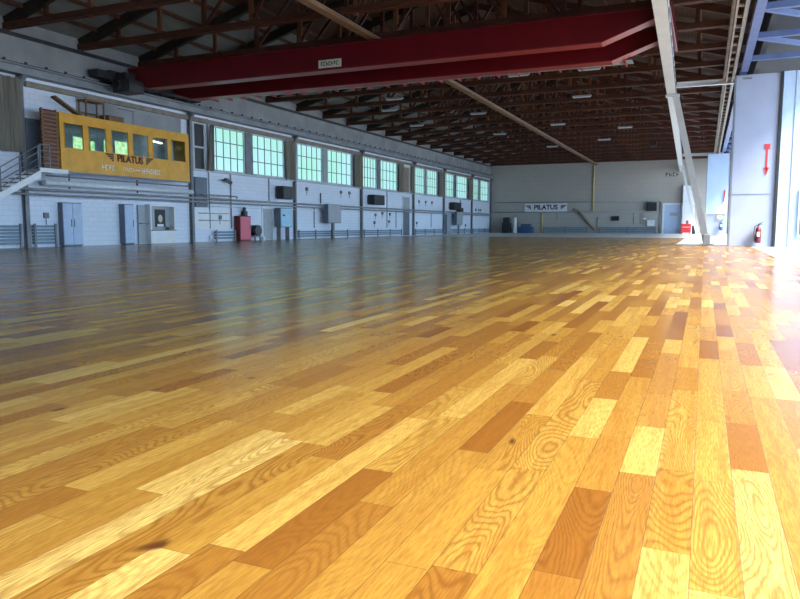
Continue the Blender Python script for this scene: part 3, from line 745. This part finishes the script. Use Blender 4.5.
def text_mesh(s, size, mat, parent, loc, rot, name, ext=.006):
    cu = bpy.data.curves.new(name, 'FONT'); cu.body = s; cu.size = size; cu.extrude = ext; cu.align_x = 'CENTER'; cu.align_y = 'CENTER'; cu.offset = size*.035
    o = bpy.data.objects.new(name, cu); COL.objects.link(o); bpy.context.view_layer.update()
    me = bpy.data.meshes.new_from_object(o.evaluated_get(bpy.context.evaluated_depsgraph_get()))
    bpy.data.objects.remove(o)
    me.transform(Matrix.Translation(Vector(loc)-ORG[parent]) @ rot.to_4x4())
    me.materials.clear(); me.materials.append(mat)
    ob = bpy.data.objects.new(name, me); COL.objects.link(ob); ob.parent = parent; ORG[ob] = ORG[parent]
    return ob
rotL = Matrix(((0,0,1),(1,0,0),(0,1,0)))        # text x -> world Y, y -> Z, faces +X
rotF = Matrix(((1,0,0),(0,0,-1),(0,1,0)))       # text x -> world X, y -> Z, faces -Y
text_mesh('PILATUS', .44, M['letter'], t, (CX+.012, 25.7, 4.0), rotL, 'dark_lettering', .008)
def wings(face, c, half, z, plane, mat, parent, hgt):
    for sd in (-1, 1):
        m = MB()
        for k in range(4):
            zz = z+hgt/2-k*hgt/4; a = c+sd*half; b = c+sd*(half+hgt*(1.35-.33*k))
            pts = [(a, zz), (b, zz), (b-sd*hgt*.16, zz-hgt*.19), (a, zz-hgt*.19)]
            m.prism(pts, 0 if face == 'x' else 1, plane, plane+(.012 if face == 'x' else -.012))
        m.build('wing_emblem', mat, parent)
wings('x', 25.7, 1.02, 4.0, CX+.002, M['letter'], t, .36)
for a, b, z0, z1, n in ((23.95,24.75,3.42,3.66,4), (25.2,25.95,3.46,3.62,6), (26.4,27.7,3.42,3.66,9)):
    m = MB(); scribble(m, 'x', a, b, z0, z1, CX+.002, n); m.build('white_lettering', M['letterw'], t)
B(CX+.002, CX+.014, 26.0, 26.3, 3.52, 3.56).build('white_dash', M['letterw'], t)
# things lying on the cabin roof
t2 = thing('table', 'old wooden table frame standing on the cabin roof', 'table', (XL+.5, 23.95, CZ1))
B(XL+.3, XL+.8, 23.4, 24.5, 6.4, 6.46).build('tabletop', M['slat'], t2)
for y in (23.45, 24.45):
    for x in (XL+.34, XL+.76): B(x-.03, x+.03, y-.03, y+.03, CZ1+.001, 6.4).build('leg', M['slat'], t2)
B(XL+.33, XL+.37, 23.48, 24.42, 5.9, 5.96).build('stretcher', M['slat'], t2)
tag(MB().bar((XL+.6, 21.9, 6.32), (XL+.6, 23.2, 5.72), .3, .08).build('plank', M['slat']), 'dark plank leaning at the left end of the cabin roof', 'plank')
tag(B(XL+.2, XL+.8, 24.7, 25.6, CZ1+.001, 5.95).build('crate', M['slat'], bevel=.01), 'low brown crate on the cabin roof right of the table', 'crate')
pipe([(CX-.1, 26.1, CZ1+.001), (CX-.1, 26.1, 6.3), (CX-.1, 25.2, 6.3)], .025, 'pipe', 'thin bent metal rail on the cabin roof', 'roof_rail', 'rail')
# slatted screen
t = thing('slatted_screen', 'brown slatted screen at the left end of the yellow cabin', 'screen', (CX-.05, 21.2, 3.2))
for k in range(15):
    z = 3.3+k*.158; B(CX-.06, CX-.02, 20.97, 21.76, z, z+.09).build('slat', M['slat'], t)
for y in (21.01, 21.7): B(CX-.10, CX-.061, y-.04, y+.04, 3.2, 5.72).build('post', M['slat'], t)
B(CX-.14, CX-.11, 20.97, 21.76, 3.25, 5.7).build('backing_board', M['dkred'], t)
# landing and stair
t = thing('landing', 'white edged landing between the cabin and the stairs', 'landing', (CX-.1, 20.9, 3.1))
B(XL+.30, CX+.35, 20.95, 21.78, 3.12, 3.19).box(XL+.45, CX+.35, 20.42, 20.95, 3.12, 3.19).build('deck_plate', M['greycab'], t)
B(CX+.351, CX+.4, 20.42, 21.78, 3.06, 3.24).build('edge_beam', M['cyl'], t)
t = thing('staircase', 'steel staircase with white stringers descending at the left edge', 'stairs', (CX-.1, 17, 0))
def sy(z): return 20.38-(3.1-z)*1.72
for x in (CX-.45, CX+.38):
    MB().prism([(sy(3.14), 3.14), (sy(3.14), 2.86), (sy(.0)-.1, .002), (sy(.0)-.55, .002)], 0, x-.03, x+.03).build('stringer', M['cyl'], t)
for k in range(17):
    z = 3.1-(k+1)*.172
    B(CX-.419, CX+.349, sy(z)-.16, sy(z)+.14, z, z+.035).build('tread', M['steel'], t)
r_ = MB()
for q in (.25, .5, .75, 1.0):
    MB().tube((CX+.38, sy(3.1), 3.1+q), (CX+.38, sy(.1)-.1, .1+q), .022, 8).build('rail', M['steel'], t)
for k in range(7):
    z = 3.1-k*.5; MB().bar((CX+.38, sy(z), z-.0), (CX+.38, sy(z), z+1.02), .04).build('baluster', M['steel'], t)
t = thing('landing_railing', 'grey railing across the landing before the slatted screen', 'railing', (CX+.36, 20.3, 3.18))
for q in (.25, .5, .75, 1.0): MB().tube((CX+.30, 20.5, 3.18+q), (CX+.30, 21.0, 3.18+q), .02, 8).build('rail', M['steel'], t)
for y in (20.52, 20.98): MB().bar((CX+.30, y, 3.191), (CX+.30, y, 4.2), .04).build('post', M['steel'], t)
# dark door on the landing and lit slit
fr = struct('door_3', MB().box(XL, XL+.06, 20.95, 21.05, 3.2, 5.35).box(XL, XL+.06, 21.75, 21.85, 3.2, 5.35).box(XL, XL+.06, 21.05, 21.75, 5.25, 5.35), M['steel'])
B(XL+.01, XL+.04, 21.06, 21.74, 3.2, 5.24).build('door_panel', M['lockerside'], fr)

# ------------------------------------------------------------------ far wall
def fpipe(pts, r, mat, label): return pipe(pts, r, mat, label)
yy = YF-.10
fpipe([(-25.6, yy, 3.95), (-5.0, yy, 3.78)], .06, 'pipe', 'upper horizontal pipe across the far wall')
fpipe([(-25.6, yy, 2.68), (-6.6, yy, 2.62)], .06, 'pipe', 'lower horizontal pipe across the far wall')
fpipe([(-12.85, yy, 2.75), (-12.85, yy, 8.5)], .09, 'brass', 'yellowish vertical pipe in the middle of the far wall')
fpipe([(-5.0, yy, 3.78), (-5.0, yy, .1)], .06, 'pipe', 'vertical pipe at the right end of the far wall pipes')
fpipe([(-19.15, yy, 2.55), (-19.15, yy, .01)], .10, 'brass', 'short yellowish pipe below the far banner')
for x in (-17.3, -8.0, -7.2, -6.9): fpipe([(x, yy+.05, 2.5), (x, yy+.05, 1.2 if x > -10 else 1.7)], .04, 'pipe', {-17.3:'short dark drop pipe right of the far banner', -8.0:'thin drop pipe left of the far black heater', -7.2:'thin drop pipe under the far black heater, left one', -6.9:'thin drop pipe under the far black heater, right one'}[x])
fpipe([(-15.3, yy-.1, 3.0), (-14.7, yy-.1, 2.75), (-12.5, yy-.1, .4)], .16, 'pipebrown', 'thick brown duct sloping down the far wall right of the banner')
fpipe([(-12.3, yy, 2.0), (-12.3, yy, .5)], .05, 'pipe', 'thin vertical pipe beside the sloping duct')
t = thing('banner', 'white banner with dark lettering on the far wall', 'banner', (-18.7, YF-.3, 2.7))
B(-21.4, -16.0, YF-.2, YF-.17, 2.72, 3.75).build('sheet', M['cyl'], t)
text_mesh('PILATUS', .82, M['ink'], t, (-18.7, YF-.21, 3.25), rotF, 'dark_lettering', .008)
wings('y', -18.7, 1.9, 3.25, YF-.202, M['ink'], t, .55)
def radiator_far(x0, x1, label):
    t = thing('radiator', label, 'radiator', ((x0+x1)/2, YF-.15, 0), 'radiators along the far wall')
    for k in range(3): MB().bar((x0, YF-.15, .25+k*.22), (x1, YF-.15, .25+k*.22), .1, .16, up=(0,0,1)).build('radiator_pipe', M['rad'], t)
    for x in (x0+.1, (x0+x1)/2, x1-.1): B(x-.06, x+.06, YF-.26, YF-.205, .002, .85).build('stand', M['steel'], t)
radiator_far(-19.0, -13.4, 'low radiator on the far wall under the banner'); radiator_far(-12.0, -5.4, 'low radiator on the far wall left of the white door')
t = thing('gas_cylinder', 'white upright gas cylinder at the foot of the far wall, left of the banner', 'cylinder', (-22.4, YF-1.2, 0))
MB().lathe(-22.4, YF-1.2, [(.2,.002),(.26,.05),(.26,1.75),(.18,1.95),(.08,2.05)]).build('body', M['cyl'], t, smooth=True); MB().lathe(-22.4, YF-1.2, [(.05,2.05),(.09,2.1),(.09,2.25),(.04,2.3)]).build('valve', M['steel'], t)
tag(MB().box(-24.0, -23.0, YF-1.6, YF-.6, .002, 1.3).box(-23.9, -23.2, YF-1.5, YF-.7, 1.3, 2.0).build('machine', M['dark'], bevel=.03), 'dark machine in the far left corner beside the gas cylinder', 'machine')
tag(MB().box(-21.8, -20.1, YF-1.5, YF-.5, .002, .8).box(-21.6, -20.4, YF-1.4, YF-.6, .8, 1.15).build('workbench', M['bluedoor'], bevel=.03), 'dark blue-green bench right of the gas cylinder', 'bench')
t = thing('fan_heater', 'black fan heater high on the far wall near the white door', 'heater', (-5.95, YF-.4, 2.7), 'black fan heater on the far wall')
B(-6.5, -5.4, YF-.7, YF-.02, 2.7, 3.7).build('housing', M['dark'], t, bevel=.02)
for k in range(5): MB().bar((-6.42, YF-.71, 2.82+k*.18), (-5.48, YF-.71, 2.82+k*.18), .02, .06).build('louvre', M['blacksteel'], t)
tag(B(-10.6, -9.7, YF-.2, YF-.01, 1.55, 2.1).build('wall_box', M['dark']), 'small dark box on the far wall right of the middle', 'box')
tag(MB().box(-6.4, -5.6, YF-.3, YF-.01, .9, 1.6).box(-6.9, -6.5, YF-.2, YF-.01, 1.7, 1.85).build('pump_unit', M['cyl']), 'small pale pump unit under the far fan heater', 'pump')
fr = struct('door_4', MB().box(-4.75, -4.55, YF-.15, YF, 0, 3.6).box(-2.7, -2.5, YF-.15, YF, 0, 3.6).box(-4.55, -2.7, YF-.15, YF, 3.45, 3.6), M['cyl'])
B(-4.54, -2.71, YF-.08, YF-.03, .02, 3.44).build('door_panel', M['locker'], fr)
B(-3.9, -3.1, YF-.10, YF-.081, 2.1, 2.5).build('door_window', M['greycab'], fr)
tag(B(-2.5, -1.2, YF-.9, YF-.02, .002, 5.6).build('pillar', M['cyl']), 'white pillar at the right end of the far wall', 'pillar')
t = thing('fire_box', 'bright red box at the foot of the far white pillar', 'box', (-2.0, 86, 0))
B(-2.5, -1.45, 85.6, 86.4, .15, 1.15).build('body', M['redl'], t, bevel=.03); B(-2.4, -1.55, 85.56, 85.599, .75, .8).build('lid_strip', M['cyl'], t)
for x in (-2.4, -1.6): B(x-.05, x+.05, 85.7, 86.3, .002, .15).build('foot', M['dark'], t)
MB().lathe(-1.85, 86, [(.1,1.151),(.14,1.2),(.12,1.5),(.04,1.55)]).build('top_knob', M['redl'], t)
tag(B(-1.35, -.9, 85.7, 86.2, .002, .95).build('bin', M['dark'], bevel=.02), 'small dark bin right of the red box', 'bin')
m = MB(); scribble(m, 'y', -4.6, -3.0, 6.75, 7.2, YF-.002, 4); tag(m.build('wall_marking', M['ink']), 'faint dark lettering high on the far wall near the white runway', 'lettering')

# ------------------------------------------------------------------ light
w = bpy.data.worlds.new('World'); S.world = w; w.use_nodes = True
nt = w.node_tree; bg = nt.nodes['Background']
sky = nt.nodes.new('ShaderNodeTexSky'); sky.sky_type = 'HOSEK_WILKIE'; sky.turbidity = 3.5; sky.ground_albedo = .5
sd = Vector((.66, -.32, .76)).normalized(); sky.sun_direction = sd
mixn = nt.nodes.new('ShaderNodeMix'); mixn.data_type = 'RGBA'; mixn.inputs[0].default_value = .55
nt.links.new(sky.outputs[0], mixn.inputs[6]); mixn.inputs[7].default_value = (.50, .74, 1.0, 1)
nt.links.new(mixn.outputs[2], bg.inputs[0]); bg.inputs[1].default_value = 5.5
l = bpy.data.lights.new('sun', 'SUN'); l.energy = 9; l.angle = R(20); l.color = (1, .96, .90)
lo = bpy.data.objects.new('sun', l); COL.objects.link(lo); lo.rotation_euler = sd.to_track_quat('Z', 'Y').to_euler(); lo.location = (20, -20, 30)

# ------------------------------------------------------------------ camera
F, H, VX, VY = 700., .9, 705, 226
phi = math.atan((299.5-VY)/F); th = math.atan((VX-400)/math.hypot(F, 299.5-VY))
cd = bpy.data.cameras.new('camera'); cam = bpy.data.objects.new('camera', cd); COL.objects.link(cam)
cd.sensor_width = 36; cd.lens = F/800*36; cd.clip_start = .05; cd.clip_end = 600
cam.location = (0, 0, H); cam.rotation_euler = (math.pi/2-phi, 0, th)
S.camera = cam
S.view_settings.view_transform = 'Standard'; S.view_settings.look = 'None'; S.view_settings.gamma = 1
S.view_settings.use_curve_mapping = False; S.view_settings.exposure = 0.6
